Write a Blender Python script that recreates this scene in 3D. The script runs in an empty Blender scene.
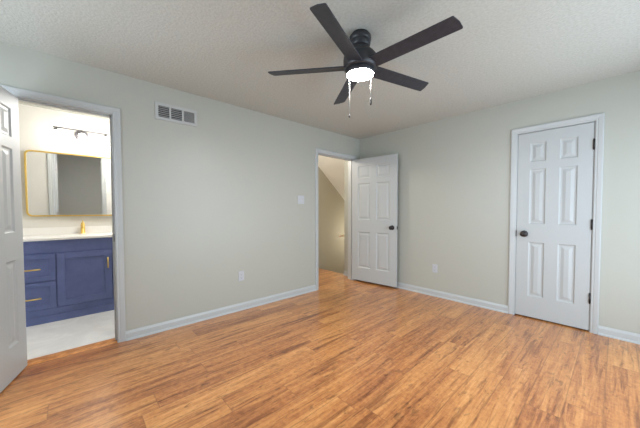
import bpy, bmesh, math, random
from mathutils import Matrix, Vector

S = bpy.context.scene
COL = S.collection
R = math.radians

# ------------------------------------------------------------------ camera
YAW, PITCH, ROLL, FPX = 0.829238, 0.030380, -0.001980, 272.883
fw = Vector((-math.sin(YAW) * math.cos(PITCH), math.cos(YAW) * math.cos(PITCH), -math.sin(PITCH)))
rt = Vector((math.cos(YAW), math.sin(YAW), 0))
up = rt.cross(fw)
rt2 = rt * math.cos(ROLL) + up * math.sin(ROLL)
up2 = -rt * math.sin(ROLL) + up * math.cos(ROLL)
cam_data = bpy.data.cameras.new('camera')
cam = bpy.data.objects.new('camera', cam_data)
COL.objects.link(cam)
mw = Matrix((rt2, up2, -fw)).transposed().to_4x4()
mw.translation = Vector((3.03808, -3.71775, 1.18966))
cam.matrix_world = mw
cam_data.sensor_fit = 'HORIZONTAL'
cam_data.sensor_width = 36
cam_data.lens = FPX * 36 / 640
cam_data.shift_y = 5.003 / 640
cam_data.clip_start = 0.02
S.camera = cam

# ------------------------------------------------------------------ world, light, exposure
S.view_settings.view_transform = 'Standard'
S.view_settings.look = 'None'
S.view_settings.exposure = 0.09
S.view_settings.gamma = 1.0
S.view_settings.use_curve_mapping = False
S.cycles.max_bounces = 14
S.cycles.diffuse_bounces = 10
S.cycles.glossy_bounces = 6
S.cycles.use_denoising = True
S.cycles.sample_clamp_indirect = 8

W = bpy.data.worlds.new('sky')
S.world = W
W.use_nodes = True
bg = W.node_tree.nodes['Background']
bg.inputs[0].default_value = (0.72, 0.86, 1.0, 1)
bg.inputs[1].default_value = 1.0


def area(name, loc, rot, sx, sy, power, col):
    l = bpy.data.lights.new(name, 'AREA')
    l.shape = 'RECTANGLE'
    l.size = sx
    l.size_y = sy
    l.energy = power
    l.color = col
    o = bpy.data.objects.new(name, l)
    COL.objects.link(o)
    o.location = loc
    o.rotation_euler = rot
    return o


def point(name, loc, power, col, rad=0.05):
    l = bpy.data.lights.new(name, 'POINT')
    l.energy = power
    l.color = col
    l.shadow_soft_size = rad
    o = bpy.data.objects.new(name, l)
    COL.objects.link(o)
    o.location = loc
    return o


# daylight through the two bedroom windows (both are behind the camera)
area('daylight_right_window', (3.90, -1.45, 1.09), (0, R(90), 0), 1.92, 2.30, 82, (0.74, 0.87, 1.0))
area('daylight_front_window', (1.10, -5.10, 1.42), (R(90), 0, 0), 1.75, 1.30, 60, (0.78, 0.89, 1.0))
FAN_LENS, BATH_GLASS = 270, 17
point('bathroom_fill', (-0.78, -3.10, 2.10), 32, (1.0, 0.98, 0.96), 0.10)  # added fill without a fixture, brightens the bathroom, casing and open door leaf
point('landing_bulb', (-0.85, -1.30, 2.25), 50, (1.0, 0.93, 0.83), 0.09)
point('stair_fill', (-1.0, 1.5, 0.6), 12, (1.0, 0.90, 0.74), 0.09)  # added unseen fill that lights the stairwell, no fixture

# ------------------------------------------------------------------ materials


def mat(name, col, rough=0.5, metal=0.0, emit=None, strength=0, spec=0.5):
    m = bpy.data.materials.new(name)
    m.use_nodes = True
    b = m.node_tree.nodes['Principled BSDF']
    b.inputs['Base Color'].default_value = (*col, 1)
    b.inputs['Roughness'].default_value = rough
    b.inputs['Metallic'].default_value = metal
    b.inputs['Specular IOR Level'].default_value = spec
    if emit:
        b.inputs['Emission Color'].default_value = (*emit, 1)
        b.inputs['Emission Strength'].default_value = strength
    return m


def add_bump(m, scale, strength, dist=0.002, detail=3, kind='noise'):
    nt = m.node_tree
    b = nt.nodes['Principled BSDF']
    tc = nt.nodes.new('ShaderNodeTexCoord')
    if kind == 'noise':
        n = nt.nodes.new('ShaderNodeTexNoise')
        n.inputs['Detail'].default_value = detail
        out = n.outputs['Fac']
    else:
        n = nt.nodes.new('ShaderNodeTexVoronoi')
        out = n.outputs['Distance']
    n.inputs['Scale'].default_value = scale
    nt.links.new(tc.outputs['Object'], n.inputs['Vector'])
    bp = nt.nodes.new('ShaderNodeBump')
    bp.inputs['Strength'].default_value = strength
    bp.inputs['Distance'].default_value = dist
    nt.links.new(out, bp.inputs['Height'])
    nt.links.new(bp.outputs['Normal'], b.inputs['Normal'])
    return m


def speckle(m, c1, c2, scale, lo=0.4, hi=0.6, detail=2):
    nt = m.node_tree
    b = nt.nodes['Principled BSDF']
    tc = nt.nodes.new('ShaderNodeTexCoord')
    n = nt.nodes.new('ShaderNodeTexNoise')
    n.inputs['Scale'].default_value = scale
    n.inputs['Detail'].default_value = detail
    r = nt.nodes.new('ShaderNodeValToRGB')
    r.color_ramp.elements[0].position = lo
    r.color_ramp.elements[0].color = (*c1, 1)
    r.color_ramp.elements[1].position = hi
    r.color_ramp.elements[1].color = (*c2, 1)
    nt.links.new(tc.outputs['Object'], n.inputs['Vector'])
    nt.links.new(n.outputs['Fac'], r.inputs['Fac'])
    nt.links.new(r.outputs['Color'], b.inputs['Base Color'])
    return m


M = {}
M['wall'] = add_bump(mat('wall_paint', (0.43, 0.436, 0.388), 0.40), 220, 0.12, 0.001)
M['ceiling'] = add_bump(speckle(mat('popcorn_ceiling', (0.62, 0.62, 0.57), 0.9), (0.465, 0.475, 0.435), (0.52, 0.53, 0.49), 60, 0.38, 0.62), 70, 0.6, 0.005)
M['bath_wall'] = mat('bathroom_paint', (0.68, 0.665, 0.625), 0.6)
M['hall_wall'] = mat('landing_paint', (0.46, 0.435, 0.345), 0.65)
M['hall_ceiling'] = mat('landing_ceiling_paint', (0.82, 0.82, 0.78), 0.8)
M['trim'] = mat('white_trim_paint', (0.475, 0.495, 0.495), 0.36)
M['door'] = mat('white_door_paint', (0.450, 0.470, 0.470), 0.42)
M['bronze'] = mat('dark_bronze', (0.045, 0.04, 0.04), 0.3, 0.8)
M['nickel'] = mat('brushed_nickel', (0.42, 0.41, 0.42), 0.35, 0.9)
M['dark_nickel'] = mat('dark_nickel', (0.16, 0.155, 0.165), 0.45, 0.5)
M['plastic'] = mat('white_plastic', (0.50, 0.525, 0.56), 0.35)
M['slot'] = mat('dark_slot', (0.03, 0.03, 0.03), 0.6)
M['fan_metal'] = mat('charcoal_metal', (0.035, 0.037, 0.042), 0.42, 0.2)
M['blade'] = speckle(mat('charcoal_blade', (0.03, 0.03, 0.035), 0.45), (0.024, 0.028, 0.038), (0.032, 0.036, 0.047), 30)
M['lens'] = mat('frosted_lens', (0.9, 0.9, 0.9), 0.4, 0, (1.0, 0.98, 0.95), FAN_LENS)
M['chain'] = mat('pale_chain', (0.30, 0.29, 0.26), 0.6, 0.0)
M['navy'] = speckle(mat('navy_paint', (0.06, 0.08, 0.20), 0.38), (0.105, 0.138, 0.31), (0.13, 0.168, 0.37), 9, 0.3, 0.7, 4)
M['brass'] = mat('satin_brass', (0.85, 0.60, 0.17), 0.32, 0.85)
M['quartz'] = mat('white_quartz', (0.85, 0.84, 0.82), 0.2)
M['mirror'] = mat('mirror_silver', (0.93, 0.94, 0.94), 0.01, 1.0)
M['glass_lit'] = mat('lit_frosted_glass', (0.95, 0.95, 0.95), 0.3, 0, (1.0, 0.95, 0.90), BATH_GLASS)
M['vent'] = mat('vent_enamel', (0.46, 0.47, 0.46), 0.45)
M['vent_dark'] = mat('duct_dark', (0.09, 0.09, 0.09), 0.8)
M['rail'] = mat('pale_rail_wood', (0.72, 0.62, 0.46), 0.4)
M['orange_strip'] = speckle(mat('orange_oak_strip', (0.6, 0.25, 0.08), 0.35), (0.50, 0.20, 0.060), (0.68, 0.30, 0.10), 22, 0.35, 0.65)
M['rubber'] = mat('black_rubber', (0.02, 0.02, 0.02), 0.7, spec=0.2)


def glass_mat():
    m = bpy.data.materials.new('window_glass')
    m.use_nodes = True
    nt = m.node_tree
    nt.nodes.remove(nt.nodes['Principled BSDF'])
    t = nt.nodes.new('ShaderNodeBsdfTransparent')
    g = nt.nodes.new('ShaderNodeBsdfGlossy')
    g.inputs['Roughness'].default_value = 0.02
    x = nt.nodes.new('ShaderNodeMixShader')
    x.inputs[0].default_value = 0.07
    nt.links.new(t.outputs[0], x.inputs[1])
    nt.links.new(g.outputs[0], x.inputs[2])
    nt.links.new(x.outputs[0], nt.nodes['Material Output'].inputs['Surface'])
    return m


M['glass'] = glass_mat()


def marble_floor():
    m = mat('pale_marble_vinyl', (0.7, 0.7, 0.66), 0.25)
    nt = m.node_tree
    N, L = nt.nodes.new, nt.links.new
    b = nt.nodes['Principled BSDF']
    tc = N('ShaderNodeTexCoord')
    n1 = N('ShaderNodeTexNoise')
    n1.inputs['Scale'].default_value = 3.2
    n1.inputs['Detail'].default_value = 8
    n1.inputs['Distortion'].default_value = 1.6
    L(tc.outputs['Object'], n1.inputs['Vector'])
    r = N('ShaderNodeValToRGB')
    e = r.color_ramp.elements
    e[0].position, e[0].color = 0.34, (0.80, 0.80, 0.785, 1)
    e[1].position, e[1].color = 0.62, (0.90, 0.90, 0.885, 1)
    L(n1.outputs['Fac'], r.inputs['Fac'])
    L(r.outputs['Color'], b.inputs['Base Color'])
    return m


M['marble'] = marble_floor()


def laminate():
    """oak laminate planks that run along Y, 0.19 m wide, 1.22 m long, staggered"""
    m = mat('oak_laminate', (0.6, 0.35, 0.15), 0.28)
    nt = m.node_tree
    pb = nt.nodes['Principled BSDF']
    pb.inputs['Coat Weight'].default_value = 0.5
    pb.inputs['Coat Roughness'].default_value = 0.22
    N, L = nt.nodes.new, nt.links.new
    b = nt.nodes['Principled BSDF']

    def math_(op, a, c=None):
        n = N('ShaderNodeMath')
        n.operation = op
        for i, v in enumerate((a, c)):
            if v is None:
                continue
            if isinstance(v, (int, float)):
                n.inputs[i].default_value = v
            else:
                L(v, n.inputs[i])
        return n.outputs[0]

    tc = N('ShaderNodeTexCoord')
    sep = N('ShaderNodeSeparateXYZ')
    L(tc.outputs['Object'], sep.inputs[0])
    x, y = sep.outputs['X'], sep.outputs['Y']
    PW, PL = 0.165, 1.22
    px = math_('DIVIDE', math_('ADD', x, 10.03), PW)
    row = math_('FLOOR', px)
    fx = math_('FRACT', px)
    wn = N('ShaderNodeTexWhiteNoise')
    wn.noise_dimensions = '1D'
    L(row, wn.inputs['W'])
    py = math_('ADD', math_('DIVIDE', math_('ADD', y, 20.0), PL), wn.outputs['Value'])
    colm = math_('FLOOR', py)
    fy = math_('FRACT', py)
    idv = N('ShaderNodeCombineXYZ')
    L(row, idv.inputs[0])
    L(colm, idv.inputs[1])
    wn2 = N('ShaderNodeTexWhiteNoise')
    wn2.noise_dimensions = '3D'
    L(idv.outputs[0], wn2.inputs['Vector'])
    pid = wn2.outputs['Value']
    # grain coordinates: stretched along the plank, shifted per plank

    def grain(sx, sy, scale, detail, dist, rough=0.55):
        c = N('ShaderNodeCombineXYZ')
        L(math_('MULTIPLY', x, sx), c.inputs[0])
        L(math_('MULTIPLY', y, sy), c.inputs[1])
        L(math_('MULTIPLY', pid, 37.0), c.inputs[2])
        n = N('ShaderNodeTexNoise')
        n.inputs['Scale'].default_value = scale
        n.inputs['Detail'].default_value = detail
        n.inputs['Roughness'].default_value = rough
        n.inputs['Distortion'].default_value = dist
        L(c.outputs[0], n.inputs['Vector'])
        return n.outputs['Fac']

    fine = grain(110, 7, 1.0, 4, 0.3, 0.6)
    broad = grain(17, 1.1, 1.0, 6, 0.7, 0.6)
    figure = grain(38, 30, 1.0, 3, 0.5)
    streak = grain(21, 1.5, 1.3, 4, 0.5, 0.6)
    knots = grain(30, 11.0, 1.0, 3, 0.6)
    g = math_('ADD', math_('MULTIPLY', fine, 0.26), math_('MULTIPLY', broad, 0.52))
    g = math_('ADD', g, math_('MULTIPLY', figure, 0.22))
    g = math_('ADD', g, math_('MULTIPLY', math_('SUBTRACT', pid, 0.5), 0.11))
    ramp = N('ShaderNodeValToRGB')
    e = ramp.color_ramp.elements
    e[0].position, e[0].color = 0.36, (0.270, 0.088, 0.026, 1)
    e[1].position, e[1].color = 0.65, (0.730, 0.350, 0.120, 1)
    k = ramp.color_ramp.elements.new(0.45)
    k.color = (0.455, 0.172, 0.052, 1)
    k = ramp.color_ramp.elements.new(0.54)
    k.color = (0.585, 0.250, 0.076, 1)
    L(g, ramp.inputs['Fac'])
    # dark knots and streaks
    kr = N('ShaderNodeValToRGB')
    kr.color_ramp.elements[0].position = 0.29
    kr.color_ramp.elements[0].color = (0.42, 0.42, 0.42, 1)
    kr.color_ramp.elements[1].position = 0.41
    kr.color_ramp.elements[1].color = (1, 1, 1, 1)
    L(knots, kr.inputs['Fac'])
    mul = N('ShaderNodeMixRGB')
    mul.blend_type = 'MULTIPLY'
    mul.inputs[0].default_value = 0.7
    L(ramp.outputs['Color'], mul.inputs[1])
    L(kr.outputs['Color'], mul.inputs[2])
    sr = N('ShaderNodeValToRGB')
    sr.color_ramp.elements[0].position = 0.34
    sr.color_ramp.elements[0].color = (0.50, 0.42, 0.40, 1)
    sr.color_ramp.elements[1].position = 0.46
    sr.color_ramp.elements[1].color = (1, 1, 1, 1)
    L(streak, sr.inputs['Fac'])
    mul2 = N('ShaderNodeMixRGB')
    mul2.blend_type = 'MULTIPLY'
    mul2.inputs[0].default_value = 0.9
    L(mul.outputs[0], mul2.inputs[1])
    L(sr.outputs['Color'], mul2.inputs[2])
    mul = mul2
    # seams
    ex = math_('LESS_THAN', math_('MINIMUM', fx, math_('SUBTRACT', 1.0, fx)), 0.020)
    ey = math_('LESS_THAN', math_('MINIMUM', fy, math_('SUBTRACT', 1.0, fy)), 0.0022)
    seam = math_('MAXIMUM', ex, ey)
    mx = N('ShaderNodeMixRGB')
    L(math_('MULTIPLY', seam, 0.35), mx.inputs[0])
    L(mul.outputs[0], mx.inputs[1])
    mx.inputs[2].default_value = (0.15, 0.06, 0.022, 1)
    L(mx.outputs[0], b.inputs['Base Color'])
    bp = N('ShaderNodeBump')
    bp.inputs['Strength'].default_value = 0.15
    bp.inputs['Distance'].default_value = 0.002
    L(math_('SUBTRACT', g, seam), bp.inputs['Height'])
    L(bp.outputs['Normal'], b.inputs['Normal'])
    return m


M['floor'] = laminate()

# ------------------------------------------------------------------ mesh helpers


class MB:
    """collects shapes and links them as ONE mesh object"""

    def __init__(self):
        self.v, self.f, self.m, self.s = [], [], [], []

    def add(self, verts, faces, mi=0, smooth=False):
        o = len(self.v)
        self.v += [tuple(p) for p in verts]
        for fc in faces:
            self.f.append(tuple(o + i for i in fc))
            self.m.append(mi)
            self.s.append(smooth)

    def box(self, a, b, mi=0):
        x0, x1 = sorted((a[0], b[0]))
        y0, y1 = sorted((a[1], b[1]))
        z0, z1 = sorted((a[2], b[2]))
        v = [(x, y, z) for z in (z0, z1) for y in (y0, y1) for x in (x0, x1)]
        self.add(v, [(0, 2, 3, 1), (4, 5, 7, 6), (0, 1, 5, 4), (2, 6, 7, 3), (0, 4, 6, 2), (1, 3, 7, 5)], mi)
        return self

    def tube(self, pts, r, n=12, mi=0, closed_ends=True):
        pts = [Vector(p) for p in pts]
        rs = r if isinstance(r, (list, tuple)) else [r] * len(pts)
        rings = []
        for i, p in enumerate(pts):
            d = (pts[min(i + 1, len(pts) - 1)] - pts[max(i - 1, 0)]).normalized()
            a = d.orthogonal().normalized() if i == 0 else (prev - d * prev.dot(d)).normalized()
            prev = a
            c = d.cross(a)
            rings.append([p + (a * math.cos(2 * math.pi * k / n) + c * math.sin(2 * math.pi * k / n)) * rs[i] for k in range(n)])
        v = [q for ring in rings for q in ring]
        f = []
        for i in range(len(rings) - 1):
            for k in range(n):
                f.append((i * n + k, i * n + (k + 1) % n, (i + 1) * n + (k + 1) % n, (i + 1) * n + k))
        self.add(v, f, mi, True)
        if closed_ends:
            self.add(rings[0], [tuple(range(n))[::-1]], mi)
            self.add(rings[-1], [tuple(range(n))], mi)
        return self

    def lathe(self, prof, n=32, axis='z', at=(0, 0, 0), mi=0):
        """prof: (radius, height) along the axis"""
        at = Vector(at)

        def P(r, h, a):
            c, s = r * math.cos(a), r * math.sin(a)
            return at + Vector({'z': (c, s, h), 'y': (s, h, c), 'x': (h, c, s)}[axis])

        v = [P(r, h, 2 * math.pi * k / n) for r, h in prof for k in range(n)]
        f = []
        for i in range(len(prof) - 1):
            for k in range(n):
                f.append((i * n + k, i * n + (k + 1) % n, (i + 1) * n + (k + 1) % n, (i + 1) * n + k))
        self.add(v, f, mi, True)
        return self

    def prism(self, poly, axis, a, b, mi=0):
        """extrude a 2D outline along an axis"""
        def P(u, w, t):
            return {'x': (t, u, w), 'y': (u, t, w), 'z': (u, w, t)}[axis]
        n = len(poly)
        v = [P(u, w, a) for u, w in poly] + [P(u, w, b) for u, w in poly]
        f = [tuple(range(n))[::-1], tuple(range(n, 2 * n))]
        for i in range(n):
            j = (i + 1) % n
            f.append((i, j, n + j, n + i))
        self.add(v, f, mi)
        return self

    def build(self, name, mats, parent=None, bevel=0, seg=2, loc=None, rot=None):
        me = bpy.data.meshes.new(name)
        me.from_pydata(self.v, [], self.f)
        ms = mats if isinstance(mats, (list, tuple)) else [mats]
        for m in ms:
            me.materials.append(m)
        for p, mi, sm in zip(me.polygons, self.m, self.s):
            p.material_index = mi
            p.use_smooth = sm
        bm = bmesh.new()
        bm.from_mesh(me)
        bmesh.ops.remove_doubles(bm, verts=bm.verts, dist=1e-6)
        bmesh.ops.recalc_face_normals(bm, faces=bm.faces)
        bm.to_mesh(me)
        bm.free()
        o = bpy.data.objects.new(name, me)
        COL.objects.link(o)
        if parent:
            o.parent = parent
        if loc:
            o.location = loc
        if rot:
            o.rotation_euler = rot
        if bevel:
            mod = o.modifiers.new('bevel', 'BEVEL')
            mod.width = bevel
            mod.segments = seg
            mod.limit_method = 'ANGLE'
            mod.angle_limit = R(40)
        return o


def tag(o, label=None, cat=None, group=None, kind=None):
    for k, v in (('label', label), ('category', cat), ('group', group), ('kind', kind)):
        if v:
            o[k] = v
    return o


def empty(name, loc=(0, 0, 0), rz=0, label=None, cat=None, group=None, kind=None):
    o = bpy.data.objects.new(name, None)
    o.empty_display_size = 0.1
    COL.objects.link(o)
    o.location = loc
    o.rotation_euler = (0, 0, rz)
    return tag(o, label, cat, group, kind)


def struct(mb, name, mats, label, cat, bevel=0):
    return tag(mb.build(name, mats, bevel=bevel), label, cat, kind='structure')


# ------------------------------------------------------------------ the shell
H = 2.416
XE, YS = 3.72, -4.95
T = 0.12
BATH = (-4.019, -3.427, 2.042)       # opening in the left wall: y0, y1, head
ENTRY = (-0.970, -0.165, 2.050)
CLOS = (2.266, 2.872, 2.038)          # opening in the back wall: x0, x1, head

mb = MB()
mb.box((-T, YS - T, -0.06), (XE + T, T, 0))
mb.box((-1.5, -2.85, -0.06), (-T, 0.05, 0))
struct(mb, 'floor', M['floor'], 'orange-brown oak laminate floor running from the bedroom onto the landing', 'floor')
mb = MB()
mb.box((-1.6, YS, -0.06), (-T - 0.0, -2.95, 0.0))
struct(mb, 'floor_bathroom', M['marble'], 'pale marbled bathroom floor in front of the navy vanity', 'floor')

mb = MB()
mb.box((-1.72, YS - T, H), (XE + T, T, H + 0.1))
struct(mb, 'ceiling', M['ceiling'], 'grey-white popcorn textured bedroom ceiling around the fan', 'ceiling')
# sloped ceiling above the stairs, goes down with them
mb = MB()
mb.prism([(0.12, H), (3.0, H - 2.88 * 0.86), (3.0, H - 2.88 * 0.86 + 0.12), (0.12, H + 0.1)], 'x', -1.62, -0.3)
struct(mb, 'ceiling_stairs', M['hall_ceiling'], 'sloped cream ceiling descending above the stairwell', 'ceiling')


def wall_faces(o, rules, default=0):
    for p in o.data.polygons:
        c, n = p.center, p.normal
        for fn, mi in rules:
            if fn(c, n):
                p.material_index = mi
    return o


# left wall: bedroom side / bathroom side / landing side
mb = MB()
J = 0.0115
for y0, y1, z0, z1 in ((YS - T, BATH[0] - J, 0, H), (BATH[0] - J, BATH[1] + J, BATH[2] + J, H), (BATH[1] + J, -2.90, 0, H), (-2.90, ENTRY[0] - J, 0, H),
                       (ENTRY[0] - J, ENTRY[1] + J, ENTRY[2] + J, H), (ENTRY[1] + J, 0.0, 0, H)):
    mb.box((-T, y0, z0), (0, y1, z1))
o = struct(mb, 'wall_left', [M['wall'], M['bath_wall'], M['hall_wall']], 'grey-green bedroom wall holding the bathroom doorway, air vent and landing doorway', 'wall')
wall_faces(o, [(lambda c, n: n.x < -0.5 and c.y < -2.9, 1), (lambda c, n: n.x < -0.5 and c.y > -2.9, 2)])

mb = MB()
for x0, x1, z0, z1 in ((-0.36, CLOS[0] - J, 0, H), (CLOS[0] - J, CLOS[1] + J, CLOS[2] + J, H), (CLOS[1] + J, XE + T, 0, H)):
    mb.box((x0, 0, z0), (x1, T, z1))
mb.box((-0.36, T, -2.4), (-0.24, 3.0, H))       # right-hand side of the stairwell
mb.box((-0.36, 0.05, -2.4), (-0.24, T, 0))
o = struct(mb, 'wall_back', [M['wall'], M['hall_wall']], 'grey-green bedroom wall holding the closed closet door', 'wall')
wall_faces(o, [(lambda c, n: c.x < -0.01 and n.x < -0.5, 1), (lambda c, n: c.x < 0 and c.y > T, 1), ])

WIN1 = (-2.60, -0.30, 0.12, 2.06)
mb = MB()
for y0, y1, z0, z1 in ((YS - T, WIN1[0], 0, H), (WIN1[0], WIN1[1], 0, WIN1[2]), (WIN1[0], WIN1[1], WIN1[3], H), (WIN1[1], 0, 0, H)):
    mb.box((XE, y0, z0), (XE + T, y1, z1))
struct(mb, 'wall_right', M['wall'], 'grey-green bedroom wall holding a window, opposite the bathroom doorway', 'wall')
WIN2 = (0.20, 2.00, 0.80, 2.06)
mb = MB()
for x0, x1, z0, z1 in ((0, WIN2[0], 0, H), (WIN2[0], WIN2[1], 0, WIN2[2]), (WIN2[0], WIN2[1], WIN2[3], H), (WIN2[1], XE, 0, H)):
    mb.box((x0, YS - T, z0), (x1, YS, z1))
struct(mb, 'wall_front', M['wall'], 'grey-green bedroom wall holding a window, opposite the closet', 'wall')

mb = MB()
mb.box((-1.72, YS - T, 0), (-1.6, -2.85, H))
mb.box((-1.6, YS - T, 0), (-T, YS, H))
mb.box((-1.6, -2.95, 0), (-T, -2.90, H))
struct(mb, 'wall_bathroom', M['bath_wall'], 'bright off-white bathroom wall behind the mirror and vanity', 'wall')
mb = MB()
mb.box((-1.5, -2.90, 0), (-T, -2.85, H))
mb.box((-1.62, -2.85, -2.4), (-1.5, 3.0, H))
mb.box((-1.62, 3.0, -2.4), (-0.24, 3.1, H))
struct(mb, 'wall_hall', M['hall_wall'], 'tan stairwell wall seen through the landing doorway', 'wall')
mb = MB()
mb.box((1.9, 0.75, 0), (3.3, 0.80, H))
mb.box((1.85, T, 0), (1.9, 0.80, H))
mb.box((3.3, T, 0), (3.35, 0.80, H))
mb.box((1.85, T, H), (3.35, 0.8, H + 0.05))
mb.box((1.85, T, -0.06), (3.35, 0.8, 0))
struct(mb, 'wall_closet', M['wall'], 'inside of the closet behind its closed door', 'wall')

# the stairs going down
mb = MB()
for k in range(9):
    y = 0.05 + 0.22 * k
    z = -0.19 * (k + 1)
    mb.box((-1.5, y, -2.4), (-0.36, y + 0.22, z))
struct(mb, 'stairs', M['floor'], 'wooden stairs descending from the landing', 'stairs')
mb = MB()
mb.prism([(0.05, -0.02), (0.05, 0.14), (2.2, 0.14 - 2.15 * 0.86), (2.2, -0.1 - 2.15 * 0.86)], 'x', -1.5, -1.482)
struct(mb, 'trim_5', M['hall_wall'], 'tan skirt board along the stairs', 'trim', 0.003)

# ------------------------------------------------------------------ windows behind the camera


def window(name, axis, a0, a1, z0, z1, at, label):
    """frame in the wall thickness; axis 'y' = along y (right wall), 'x' = along x (front wall)"""
    def B(mb, u0, u1, w0, w1, d0, d1):
        if axis == 'y':
            mb.box((at + d0, u0, w0), (at + d1, u1, w1))
        else:
            mb.box((u0, at - d1, w0), (u1, at - d0, w1))
    f = MB()
    B(f, a0, a0 + 0.05, z0, z1, 0.02, 0.10)
    B(f, a1 - 0.05, a1, z0, z1, 0.02, 0.10)
    B(f, a0, a1, z1 - 0.05, z1, 0.02, 0.10)
    B(f, a0, a1, z0, z0 + 0.05, 0.02, 0.10)
    zm = (z0 + z1) / 2
    B(f, a0, a1, zm - 0.02, zm + 0.02, 0.03, 0.09)
    B(f, (a0 + a1) / 2 - 0.012, (a0 + a1) / 2 + 0.012, z0, z1, 0.045, 0.075)
    o = struct(f, name, M['trim'], label, 'window', 0.003)
    s = MB()
    B(s, a0 - 0.05, a1 + 0.05, z0 - 0.03, z0, -0.05, 0.02)
    B(s, a0 - 0.07, a0, z0, z1 + 0.07, -0.016, 0)
    B(s, a1, a1 + 0.07, z0, z1 + 0.07, -0.016, 0)
    B(s, a0, a1, z1, z1 + 0.07, -0.016, 0)
    s.build('window_casing', M['trim'], o, 0.003)
    g = MB()
    B(g, a0 + 0.05, a1 - 0.05, z0 + 0.05, z1 - 0.05, 0.058, 0.062)
    g.build('pane', M['glass'], o)


window('window_1', 'y', WIN1[0], WIN1[1], WIN1[2], WIN1[3], XE, 'white double-hung window in the wall opposite the bathroom')
window('window_2', 'x', WIN2[0], WIN2[1], WIN2[2], WIN2[3], YS, 'white double-hung window in the wall opposite the closet')

# ------------------------------------------------------------------ baseboards
BB = [(0, 0), (0.014, 0), (0.014, 0.062), (0.011, 0.070), (0.007, 0.078), (0.005, 0.084), (0, 0.084)]
SHOE = [(0.014, 0), (0.026, 0), (0.0255, 0.006), (0.022, 0.014), (0.014, 0.018)]


def base_run(mb, axis, sign, at, a, b, prof=(BB, SHOE)):
    """axis: the run's direction; the board leans on plane `at` and sticks out by sign"""
    for pr in prof:
        pts = [(at + sign * d, h) for d, h in pr]
        if axis == 'y':
            mb.prism(pts, 'y', a, b)
        else:
            mb.prism(pts, 'x', a, b)


CW = 0.057
RV = 0.006
mb = MB()
for a, b in ((YS, BATH[0] - RV - CW), (BATH[1] + RV + CW, ENTRY[0] - RV + 0.012 - CW), (ENTRY[1] + RV + CW, 0)):
    base_run(mb, 'y', 1, 0, a, b)
struct(mb, 'baseboard_left', M['trim'], 'white baseboard along the wall with the two doorways', 'baseboard')
mb = MB()
for a, b in ((0, CLOS[0] - RV - CW), (CLOS[1] + RV + CW, XE)):
    base_run(mb, 'x', -1, 0, a, b)
struct(mb, 'baseboard_back', M['trim'], 'white baseboard along the wall with the closet door', 'baseboard')
mb = MB()
base_run(mb, 'y', -1, XE, YS, 0)
struct(mb, 'baseboard_right', M['trim'], 'white baseboard along the wall opposite the bathroom', 'baseboard')
mb = MB()
base_run(mb, 'x', 1, YS, 0, XE)
struct(mb, 'baseboard_front', M['trim'], 'white baseboard along the wall opposite the closet', 'baseboard')
mb = MB()
base_run(mb, 'x', -1, 0.0, -0.36, -T)
base_run(mb, 'y', -1, -T, -2.85, ENTRY[0] - RV - CW)
struct(mb, 'baseboard_hall', M['trim'], 'white baseboard on the landing beside the stairwell', 'baseboard')

# ------------------------------------------------------------------ casings and jambs
CAS = [(0, 0), (0, 0.009), (0.004, 0.011), (0.016, 0.011), (0.022, 0.014), (0.044, 0.017), (0.052, 0.017), (0.057, 0.013), (0.057, 0)]


def casing(mb, axis, a, b, h, at, sign):
    """mitred casing round an opening a..b (head h) on plane at"""
    def P(s, z, v):
        return (at + sign * v, s, z) if axis == 'y' else (s, at + sign * v, z)
    rings = []
    for u, v in CAS:
        u += RV
        rings.append([P(a - u, 0, v), P(a - u, h + u, v), P(b + u, h + u, v), P(b + u, 0, v)])
    n = len(rings)
    vs = [p for r_ in rings for p in r_]
    fs = []
    for i in range(n - 1):
        for k in range(3):
            fs.append((i * 4 + k, i * 4 + k + 1, (i + 1) * 4 + k + 1, (i + 1) * 4 + k))
    fs.append(tuple(i * 4 for i in range(n)))
    fs.append(tuple(i * 4 + 3 for i in range(n)))
    mb.add(vs, fs)


def jamb(mb, axis, a, b, h, d0, d1, stop0, stop1, t=0.012):
    """lining inside the opening (thin boards proud of the wall's cut) with a stop bead"""
    def B(u0, u1, w0, w1, e0, e1):
        if axis == 'y':
            mb.box((e0, u0, w0), (e1, u1, w1))
        else:
            mb.box((u0, e0, w0), (u1, e1, w1))
    B(a - t, a, 0, h + t, d0, d1)
    B(b, b + t, 0, h + t, d0, d1)
    B(a, b, h, h + t, d0, d1)
    B(a, a + 0.010, 0, h, stop0, stop1)
    B(b - 0.010, b, 0, h, stop0, stop1)
    B(a, b, h - 0.010, h, stop0, stop1)


mb = MB()
jamb(mb, 'y', BATH[0] , BATH[1], BATH[2], -T - 0.001, 0.001, -0.075, -0.040)
casing(mb, 'y', BATH[0], BATH[1], BATH[2], 0, 1)
casing(mb, 'y', BATH[0], BATH[1], BATH[2], -T, -1)
t1 = struct(mb, 'trim_1', M['trim'], 'white moulded casing and jamb round the bathroom doorway', 'door casing')
mb = MB()
jamb(mb, 'y', ENTRY[0], ENTRY[1], ENTRY[2], -T - 0.001, 0.001, -0.075, -0.040)
casing(mb, 'y', ENTRY[0], ENTRY[1], ENTRY[2], 0, 1)
casing(mb, 'y', ENTRY[0], ENTRY[1], ENTRY[2], -T, -1)
t2 = struct(mb, 'trim_2', M['trim'], 'white moulded casing and jamb round the landing doorway', 'door casing')
mb = MB()
jamb(mb, 'x', CLOS[0], CLOS[1], CLOS[2], -0.001, T + 0.001, 0.040, 0.075)
casing(mb, 'x', CLOS[0], CLOS[1], CLOS[2], 0, -1)
t3 = struct(mb, 'trim_3', M['trim'], 'white moulded casing and jamb round the closed closet door', 'door casing')
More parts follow.
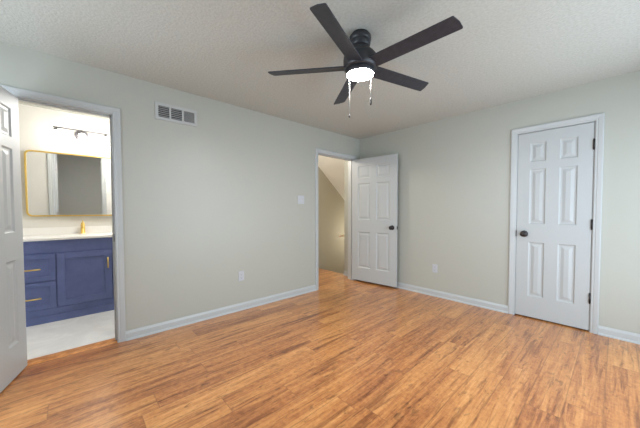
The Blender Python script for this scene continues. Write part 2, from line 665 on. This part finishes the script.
# strike plates on the jambs
mb = MB()
mb.box((-0.040, BATH[1] - 0.0025, 0.915), (-0.012, BATH[1] + 0.001, 0.985))
tag(mb.build('strike_plate', M['bronze'], t1, 0.001), 'small dark metal strike plate')
mb = MB()
mb.box((-0.040, ENTRY[0] - 0.001, 0.895), (-0.010, ENTRY[0] + 0.0025, 0.960))
tag(mb.build('strike_plate', M['bronze'], t2, 0.001), 'small dark metal strike plate')
mb = MB()
mb.box((CLOS[0] - 0.004, -0.0055, 0.895), (CLOS[0] + 0.0008, 0.020, 0.965))
tag(mb.build('strike_plate', M['bronze'], t3, 0.001), 'small dark metal strike plate')
# oak reducer strip in the bathroom doorway
mb = MB()
mb.prism([(-0.120, 0), (-0.116, 0.006), (-0.100, 0.010), (-0.052, 0.010), (-0.046, 0.004), (-0.040, 0.010), (-0.014, 0.010), (-0.004, 0.004), (0, 0)], 'y', BATH[0] + 0.001, BATH[1] - 0.001)
struct(mb, 'trim_4', M['orange_strip'], 'orange oak threshold strip across the bathroom doorway', 'threshold')

# ------------------------------------------------------------------ doors


def door_leaf(width, stile, rows, ys, z0, z1, t=0.035, ):
    """six-panel leaf; local x = width from the hinge, thickness between y = ys[0] and ys[1]"""
    mb = MB()
    pw = (width - 3 * stile) / 2
    us = [0, stile, stile + pw, 2 * stile + pw, 2 * stile + 2 * pw, width]
    zs = [z0]
    for r0, r1 in rows:
        zs += [r0, r1]
    zs.append(z1)
    RING = [(0.0, 0.0), (0.010, 0.009), (0.024, 0.010), (0.050, 0.0025)]
    for yy, s in ((ys[0], 1), (ys[1], -1)):      # s: direction into the leaf
        for i in range(5):
            for j in range(len(zs) - 1):
                u0, u1, w0, w1 = us[i], us[i + 1], zs[j], zs[j + 1]
                if i in (1, 3) and j % 2 == 1:
                    prev = None
                    for ins, dep in RING:
                        ring = [(u0 + ins, yy + s * dep, w0 + ins), (u1 - ins, yy + s * dep, w0 + ins), (u1 - ins, yy + s * dep, w1 - ins), (u0 + ins, yy + s * dep, w1 - ins)]
                        if prev:
                            mb.add(prev + ring, [(k, (k + 1) % 4, 4 + (k + 1) % 4, 4 + k) for k in range(4)])
                        prev = ring
                    mb.add(prev, [(0, 1, 2, 3)])
                else:
                    mb.add([(u0, yy, w0), (u1, yy, w0), (u1, yy, w1), (u0, yy, w1)], [(0, 1, 2, 3)])
    a, b = ys
    for i in range(5):
        mb.add([(us[i], a, z0), (us[i + 1], a, z0), (us[i + 1], b, z0), (us[i], b, z0)], [(0, 1, 2, 3)])
        mb.add([(us[i], a, z1), (us[i + 1], a, z1), (us[i + 1], b, z1), (us[i], b, z1)], [(0, 1, 2, 3)])
    for j in range(len(zs) - 1):
        mb.add([(0, a, zs[j]), (0, a, zs[j + 1]), (0, b, zs[j + 1]), (0, b, zs[j])], [(0, 1, 2, 3)])
        mb.add([(width, a, zs[j]), (width, a, zs[j + 1]), (width, b, zs[j + 1]), (width, b, zs[j])], [(0, 1, 2, 3)])
    return mb


KNOB = [(0.0, 0.0), (0.032, 0.0), (0.032, 0.004), (0.026, 0.009), (0.013, 0.011), (0.011, 0.024), (0.014, 0.030), (0.024, 0.036),
        (0.028, 0.046), (0.027, 0.055), (0.020, 0.062), (0.010, 0.065), (0.0, 0.066)]


def add_door(name, loc, rz, width, stile, rows, ys, z0, z1, pin_y, hinge_z, knob_z, label, metal):
    root = empty(name, loc, rz, label, 'door', None, 'structure')
    door_leaf(width, stile, rows, ys, z0, z1).build('door_panel', M['door'], root)
    for z in hinge_z:
        h = MB()
        h.tube([(-0.001, pin_y, z - 0.045), (-0.001, pin_y, z + 0.045)], 0.0075, 12)
        h.tube([(-0.001, pin_y, z - 0.053), (-0.001, pin_y, z - 0.045)], [0.004, 0.0055], 10)
        h.tube([(-0.001, pin_y, z + 0.045), (-0.001, pin_y, z + 0.053)], [0.0055, 0.004], 10)
        h.box((-0.0025, ys[0] + 0.004, z - 0.045), (0.0008, ys[1] - 0.004, z + 0.045))
        tag(h.build('hinge', metal, root), 'dark metal hinge')
    for yy, s in ((ys[0], -1), (ys[1], 1)):
        k = MB()
        k.lathe([(r_ * 1.12, s * h_) for r_, h_ in KNOB], 24, 'y', (width - 0.070, yy, knob_z))
        tag(k.build('knob', M['bronze'], root), 'dark bronze round knob')
    l = MB()
    l.box((width - 0.0015, (ys[0] + ys[1]) / 2 - 0.012, knob_z - 0.028), (width + 0.0012, (ys[0] + ys[1]) / 2 + 0.012, knob_z + 0.028))
    l.box((width, (ys[0] + ys[1]) / 2 - 0.007, knob_z - 0.010), (width + 0.0025 if name == 'door_3' else width + 0.009, (ys[0] + ys[1]) / 2 + 0.007, knob_z + 0.010))
    l.build('latch', M['bronze'], root)
    return root


ROWS = [(0.245, 0.84), (1.04, 1.635), (1.715, 1.92)]
add_door('door_1', (0.0, BATH[0] + 0.002, 0), R(-15), 0.588, 0.108, ROWS, (0.0, 0.035), 0.012, 2.030, -0.006,
         (0.30, 1.05, 1.80), 0.93, 'white six-panel door swung wide open beside the bathroom doorway', M['nickel'])
add_door('door_2', (0.0, ENTRY[1] - 0.002, 0), R(7), 0.797, 0.114, ROWS, (-0.035, 0.0), 0.030, 2.037, 0.006,
         (0.34, 1.06, 1.82), 0.93, 'white six-panel door standing open in the corner beside the landing doorway', M['bronze'])
add_door('door_3', (CLOS[1] - 0.003, 0.0, 0), R(180), 0.600, 0.109, ROWS, (-0.035, 0.0), 0.014, 2.032, 0.006,
         (0.33, 1.05, 1.822), 0.93, 'white six-panel closet door, closed, with a dark round knob', M['bronze'])

# ------------------------------------------------------------------ ceiling fan
FX, FY = 1.80, -2.20
fan = empty('ceiling_fan', (FX, FY, H), 0, 'charcoal five-blade ceiling fan with a lit round light, hung under the ceiling', 'ceiling fan')
MB().lathe([(0, 0), (0.060, 0), (0.062, -0.012), (0.074, -0.018), (0.075, -0.046), (0.069, -0.050), (0.072, -0.056), (0.068, -0.082), (0.062, -0.092), (0.0, -0.092)], 40).build('canopy', M['fan_metal'], fan)
MB().lathe([(0, -0.085), (0.063, -0.086), (0.062, -0.110), (0.068, -0.126), (0, -0.126)], 36).build('neck', M['fan_metal'], fan)
MB().lathe([(0, -0.112), (0.066, -0.116), (0.096, -0.134), (0.116, -0.160), (0.118, -0.185), (0.116, -0.230), (0.106, -0.245), (0, -0.245)], 48).build('motor_housing', M['fan_metal'], fan)
kit = MB().lathe([(0, -0.243), (0.094, -0.244), (0.101, -0.250), (0.100, -0.274), (0.096, -0.281), (0.092, -0.278), (0.092, -0.250)], 48).build('light_ring', M['fan_metal'], fan)
tag(MB().lathe([(0.092, -0.274), (0.089, -0.281), (0.075, -0.287), (0.048, -0.290), (0.0, -0.291)], 48).build('light_lens', M['lens'], kit), 'glowing white round lens')
BZ, PITCH_B = -0.226, R(-13)


def blade_mesh():
    """flat board with rounded tip corners, local x = radius, pitched about its own length"""
    out = []
    w0, w1, r0, r1, c = 0.052, 0.052, 0.085, 0.656, 0.008
    out += [(r0, -w0), (r1 - 0.018 - c, -w1), (r1 - 0.018 - c * 0.3, -w1 + c * 0.3), (r1 - 0.018, -w1 + c)]
    out += [(r1 - 0.004, 0.0)]
    out += [(r1 - 0.002, w1 - c), (r1 - 0.002 - c * 0.3, w1 - c * 0.3), (r1 - 0.002 - c, w1), (r0, w0)]
    mb = MB()
    mb.prism(out, 'z', -0.003, 0.004)
    ca, sa = math.cos(PITCH_B), math.sin(PITCH_B)
    mb.v = [(x, y * ca - z * sa, y * sa + z * ca) for x, y, z in mb.v]
    return mb


blade0 = blade_mesh().build('blade', M['blade'], fan, 0.0015, loc=(0, 0, BZ))
iron = MB()
iron.box((0.075, -0.03, 0.004), (0.17, 0.03, 0.010))
iron.v = [(x, y * math.cos(PITCH_B) - z * math.sin(PITCH_B), y * math.sin(PITCH_B) + z * math.cos(PITCH_B)) for x, y, z in iron.v]
iron0 = iron.build('blade_bracket', M['fan_metal'], blade0, 0.002)
ANG = (-69.6, 2.4, 76.0, 146.8, 219.7)
for i, a in enumerate(ANG):
    if i == 0:
        b_ = blade0
    else:
        b_ = blade0.copy()
        COL.objects.link(b_)
        b_.parent = fan
        c_ = iron0.copy()
        COL.objects.link(c_)
        c_.parent = b_
    b_.rotation_euler = (0, 0, R(a))
for (dx, dy, zt, zb, fob) in ((-0.060, -0.045, -0.278, -0.545, 'pale'), (0.058, 0.045, -0.278, -0.440, 'dark')):
    c = MB()
    c.tube([(dx, dy, zt), (dx, dy, zb)], 0.0022, 8)
    ch = tag(c.build('pull_chain', M['chain'], fan), 'thin pale pull chain')
    f_ = MB()
    if fob == 'dark':
        f_.lathe([(0, 0), (0.004, -0.002), (0.0065, -0.012), (0.0065, -0.042), (0.005, -0.050), (0, -0.052)], 16, 'z', (dx, dy, zb))
        tag(f_.build('fob', M['rubber'], ch), 'dark cylindrical fob')
    else:
        f_.lathe([(0, 0), (0.0035, -0.002), (0.0055, -0.014), (0.005, -0.022), (0, -0.024)], 16, 'z', (dx, dy, zb))
        tag(f_.build('fob', M['rubber'], ch), 'small grey fob')

# ------------------------------------------------------------------ air vent on the left wall
VY0, VY1, VZ0, VZ1 = -3.092, -2.703, 2.080, 2.245
vent = empty('air_vent', (0, (VY0 + VY1) / 2, (VZ0 + VZ1) / 2), 0, 'white three-section air vent high on the wall right of the bathroom doorway', 'air vent')
w2, h2 = (VY1 - VY0) / 2, (VZ1 - VZ0) / 2
secs = [(-w2 + 0.028, -w2 + 0.124), (-w2 + 0.140, -w2 + 0.241), (-w2 + 0.257, w2 - 0.028)]
f = MB()
z0, z1 = -h2 + 0.028, h2 - 0.028
edges = [-w2] + [e for s_ in secs for e in s_] + [w2]
for i in range(0, len(edges), 2):
    f.box((0.0005, edges[i], -h2), (0.010, edges[i + 1], h2))
for s_ in secs:
    f.box((0.0005, s_[0], -h2), (0.010, s_[1], z0))
    f.box((0.0005, s_[0], z1), (0.010, s_[1], h2))
f.build('vent_frame', M['vent'], vent)
b_ = MB()
b_.box((0.0005, -w2 + 0.02, -h2 + 0.02), (0.0015, w2 - 0.02, h2 - 0.02))
tag(b_.build('backing', M['vent_dark'], vent), 'dark duct opening behind the louvres')
for i, (a, b) in enumerate(secs):
    g = MB()
    if i < 2:
        n = 6
        for k in range(n):
            zc = z0 + (k + 0.5) * (z1 - z0) / n
            g.prism([(0.002, zc + 0.0035), (0.009, zc - 0.0025), (0.009, zc - 0.0012), (0.002, zc + 0.0048)], 'y', a, b)
        tag(g.build('louvre_bank', M['vent'], vent), 'horizontal louvres over dark gaps')
    else:
        n = 13
        for k in range(n):
            yc = a + (k + 0.5) * (b - a) / n
            g.prism([(0.002, yc + 0.001), (0.009, yc - 0.0032), (0.009, yc - 0.001), (0.002, yc + 0.0032)], 'z', z0, z1)
        tag(g.build('louvre_bank', M['vent'], vent), 'pale upright louvres')

# ------------------------------------------------------------------ outlets and switch


def outlet(loc, rz, label):
    root = empty('wall_outlet', loc, rz, label, 'outlet')     # local x out of the wall
    MB().prism([(-0.036, -0.058), (0.036, -0.058), (0.036, 0.058), (-0.036, 0.058)], 'x', 0.0, 0.006).build('cover_plate', M['plastic'], root, 0.003)
    for zc in (-0.02, 0.02):
        s_ = MB()
        s_.prism([(-0.017, zc - 0.012), (-0.011, zc - 0.015), (0.011, zc - 0.015), (0.017, zc - 0.012), (0.017, zc + 0.012), (0.011, zc + 0.015), (-0.011, zc + 0.015), (-0.017, zc + 0.012)], 'x', 0.005, 0.0075)
        so = s_.build('socket', M['plastic'], root)
        t_ = MB()
        t_.box((0.0070, -0.008, zc - 0.003), (0.0079, -0.006, zc + 0.006))
        t_.box((0.0070, 0.006, zc - 0.002), (0.0079, 0.008, zc + 0.005))
        t_.lathe([(0, 0), (0.0025, 0), (0.0025, 0.0009), (0, 0.0009)], 10, 'x', (0.0070, 0, zc - 0.009))
        t_.build('socket_slots', M['slot'], so)
    MB().lathe([(0, 0), (0.003, 0), (0.0025, 0.001), (0, 0.0012)], 10, 'x', (0.006, 0, 0)).build('screw', M['plastic'], root)
    return root


outlet((0, -2.218, 0.410), 0, 'white wall outlet low on the wall between the bathroom and landing doorways')
outlet((1.340, 0, 0.387), R(-90), 'white wall outlet low on the wall left of the closet door')
sw = empty('light_switch', (0, -1.300, 1.345), 0, 'white double light switch on the wall beside the landing doorway', 'light switch')
MB().prism([(-0.058, -0.058), (0.058, -0.058), (0.058, 0.058), (-0.058, 0.058)], 'x', 0.0, 0.006).build('cover_plate', M['plastic'], sw, 0.003)
for yc in (-0.023, 0.023):
    t_ = MB()
    t_.prism([(0.005, -0.010), (0.014, 0.004), (0.014, 0.009), (0.005, 0.010)], 'y', yc - 0.005, yc + 0.005)
    t_.build('toggle', M['plastic'], sw, 0.001)

# ------------------------------------------------------------------ door stop on the baseboard behind the open door
ds = empty('door_stop', (0.725, -0.014, 0.060), 0, 'small door stop with a black tip on the baseboard behind the open door', 'door stop')
MB().lathe([(0, 0), (0.012, 0), (0.010, -0.006), (0.005, -0.010), (0.005, -0.060), (0, -0.060)], 16, 'y').build('rod', M['nickel'], ds)
MB().lathe([(0, -0.058), (0.009, -0.058), (0.010, -0.066), (0.008, -0.072), (0, -0.073)], 16, 'y').build('rubber_tip', M['rubber'], ds)

# ------------------------------------------------------------------ handrail in the stairwell
hr = empty('handrail', (-0.43, 0, 0.725), 0, 'pale handrail starting at the top of the stairs beyond the landing doorway', 'handrail')
MB().tube([(0, -0.07, 0.0), (0, 0.10, 0.0), (0, 0.14, -0.02), (0, 1.9, -0.02 - 1.76 * 0.86)], 0.021, 14).build('rail', M['rail'], hr)
for y in (0.115, 1.3):
    z = -0.02 - max(0, y - 0.14) * 0.86 if y > 0.14 else -0.008
    MB().tube([(0.0, y, z - 0.018), (0.0, y, z - 0.05), (0.03, y, z - 0.065), (0.060, y, z - 0.065)], 0.007, 10).build('bracket', M['bronze'], hr)

# ------------------------------------------------------------------ bathroom: vanity, top, faucet, mirror, light
VX = -1.05
VL, VR = -4.21, -2.99
vanity = empty('bathroom_vanity', (0, 0, 0), 0, 'navy blue vanity cabinet with brass pulls standing against the bathroom wall', 'cabinet')
c = MB()
c.box((-1.595, VL, 0.0), (VX - 0.020, VR, 0.878))
c.box((VX - 0.020, VL, 0.745), (VX, VR, 0.878))           # top rail
c.box((VX - 0.020, VL, 0.0), (VX, VR, 0.150))             # bottom rail down to the floor
c.box((VX - 0.020, VL, 0.150), (VX - 0.004, VR, 0.745))
c.build('carcass', M['navy'], vanity, 0.002)
m_ = MB()
m_.box((VX, VL, 0.0), (VX + 0.010, VR, 0.080))
m_.build('plinth', M['navy'], vanity, 0.003)


def shaker(y0, y1, z0, z1, name, fr=0.065, flat=False):
    mb = MB()
    x0, x1 = VX - 0.003, VX + 0.014
    if flat:
        fr = 0.045
    mb.box((x0, y0, z0), (x1, y0 + fr, z1))
    mb.box((x0, y1 - fr, z0), (x1, y1, z1))
    mb.box((x0, y0 + fr, z0), (x1, y1 - fr, z0 + fr))
    mb.box((x0, y0 + fr, z1 - fr), (x1, y1 - fr, z1))
    mb.box((x0, y0 + fr, z0 + fr), (x1 - 0.009, y1 - fr, z1 - fr))
    return mb.build(name, M['navy'], vanity, 0.0015)


def pull(parent, p, axis, ln):
    mb = MB()
    x = VX + 0.014
    if axis == 'y':
        a, b = (x + 0.026, p[0] - ln / 2, p[1]), (x + 0.026, p[0] + ln / 2, p[1])
        ft = [(p[0] - ln / 2 + 0.012, p[1]), (p[0] + ln / 2 - 0.012, p[1])]
    else:
        a, b = (x + 0.026, p[0], p[1] - ln / 2), (x + 0.026, p[0], p[1] + ln / 2)
        ft = [(p[0], p[1] - ln / 2 + 0.012), (p[0], p[1] + ln / 2 - 0.012)]
    mb.tube([a, b], 0.0068, 12)
    for y, z in ft:
        mb.tube([(x - 0.001, y, z), (x + 0.026, y, z)], 0.005, 10)
    return tag(mb.build('pull', M['brass'], parent), 'brass bar pull')


for ya, yb in ((VL + 0.012, -3.846), (-3.354, VR - 0.012)):
    yc = (ya + yb) / 2
    for z0, z1, zp in ((0.455, 0.735, 0.583), (0.158, 0.440, 0.277)):
        pull(shaker(ya, yb, z0, z1, 'drawer', flat=True), (yc + 0.003, zp), 'y', 0.125)
vd = shaker(-3.836, -3.364, 0.158, 0.735, 'door')
pull(vd, (-3.400, 0.585), 'z', 0.125)

ct = MB()
ct.box((-1.590, VL - 0.012, 0.880), (VX + 0.022, VR + 0.012, 0.906))
ct.box((-1.590, VL - 0.012, 0.906), (-1.582, VR + 0.012, 0.995))
tag(ct.build('countertop', M['quartz'], None, 0.003), 'white stone countertop with backsplash lying on the navy vanity', 'countertop')
# undermount basin sits in the top as a low rim
bs = MB()
pr = []
for (rx, ry, z) in ((0.155, 0.215, 0.9065), (0.150, 0.210, 0.912), (0.140, 0.200, 0.911), (0.125, 0.180, 0.9075), (0.03, 0.04, 0.9068)):
    pr.append([(-1.30 + rx * math.cos(2 * math.pi * k / 40), -3.60 + ry * math.sin(2 * math.pi * k / 40), z) for k in range(40)])
vs = [p for r_ in pr for p in r_]
fs = [(i * 40 + k, i * 40 + (k + 1) % 40, (i + 1) * 40 + (k + 1) % 40, (i + 1) * 40 + k) for i in range(4) for k in range(40)]
bs.add(vs, fs, 0, True)
tag(bs.build('sink', M['quartz']), 'white oval sink set in the vanity countertop', 'sink')

fa = empty('faucet', (-1.515, -3.602, 0.9063), 0, 'brass single-handle faucet on the white vanity countertop', 'faucet')
MB().lathe([(0, 0), (0.028, 0), (0.028, 0.005), (0.022, 0.009), (0.021, 0.115), (0.019, 0.122), (0, 0.122)], 28).build('faucet_body', M['brass'], fa)
sp = MB()
sp.tube([(0.0, 0, 0.075), (0.05, 0, 0.092), (0.115, 0, 0.098), (0.130, 0, 0.092), (0.134, 0, 0.075)], [0.014, 0.013, 0.012, 0.012, 0.011], 14)
sp.build('spout', M['brass'], fa)
lv = MB()
lv.lathe([(0, 0.120), (0.018, 0.121), (0.017, 0.138), (0.010, 0.144), (0, 0.145)], 20)
lv.tube([(0.0, 0, 0.138), (0.02, 0, 0.152), (0.065, 0, 0.164)], [0.007, 0.0065, 0.005], 10)
lv.build('lever', M['brass'], fa)

MY0, MY1, MZ0, MZ1, MR = -4.090, -3.085, 1.128, 1.898, 0.055
mir = empty('mirror', (-1.6, (MY0 + MY1) / 2, (MZ0 + MZ1) / 2), 0, 'wide mirror with rounded corners and a thin brass frame above the vanity', 'mirror')
mir.location.x = -1.562
mir.rotation_euler = (0, R(1.6), R(-2.4))


def rounded(w, h, r, n=8):
    pts = []
    for cx, cy, a0 in ((w - r, h - r, 0), (-w + r, h - r, 90), (-w + r, -h + r, 180), (w - r, -h + r, 270)):
        for k in range(n + 1):
            a = R(a0 + 90 * k / n)
            pts.append((cx + r * math.cos(a), cy + r * math.sin(a)))
    return pts


mw_, mh_ = (MY1 - MY0) / 2, (MZ1 - MZ0) / 2
o1, o2 = rounded(mw_, mh_, MR), rounded(mw_ - 0.016, mh_ - 0.016, MR - 0.014)
n = len(o1)
fr = MB()
vs = [(0.001, y, z) for y, z in o1] + [(0.030, y, z) for y, z in o1] + [(0.030, y, z) for y, z in o2] + [(0.012, y, z) for y, z in o2]
fs = [(r_ * n + k, r_ * n + (k + 1) % n, ((r_ + 1) % 4) * n + (k + 1) % n, ((r_ + 1) % 4) * n + k) for r_ in range(4) for k in range(n)]
fr.add(vs, fs)
tag(fr.build('mirror_frame', M['brass'], mir), 'thin brass frame')
gl = MB()
gl.prism(o2, 'x', 0.004, 0.016)
gl.build('mirror_glass', M['mirror'], mir)

LY, LZ = -3.585, 2.150
vl = empty('vanity_light', (-1.6, LY, LZ), 0, 'three-lamp vanity light with a dark bar on the bathroom wall above the mirror', 'wall lamp')
MB().lathe([(0, 0), (0.068, 0), (0.068, 0.012), (0.060, 0.018), (0, 0.018)], 40, 'x').build('backplate', M['dark_nickel'], vl)
br = MB()
br.tube([(0.085, -0.262, 0.045), (0.085, 0.262, 0.045)], 0.0075, 12)
br.tube([(0.015, 0, 0.03), (0.05, 0, 0.042), (0.085, 0, 0.045)], 0.009, 12)
br.build('bar', M['dark_nickel'], vl)
for dy in (-0.235, 0, 0.235):
    s_ = MB().lathe([(0, 0.045), (0.010, 0.043), (0.012, 0.030), (0.022, 0.024), (0.024, 0.005), (0.0, 0.004)], 24, 'z', (0.085, dy, 0))
    so = s_.build('socket_cup', M['dark_nickel'], vl)
    g = MB().lathe([(0.018, 0.006), (0.030, 0.002), (0.034, -0.02), (0.036, -0.085), (0.033, -0.094), (0.0, -0.096)], 24, 'z', (0.085, dy, 0))
    tag(g.build('glass_shade', M['glass_lit'], so), 'glowing frosted glass shade')
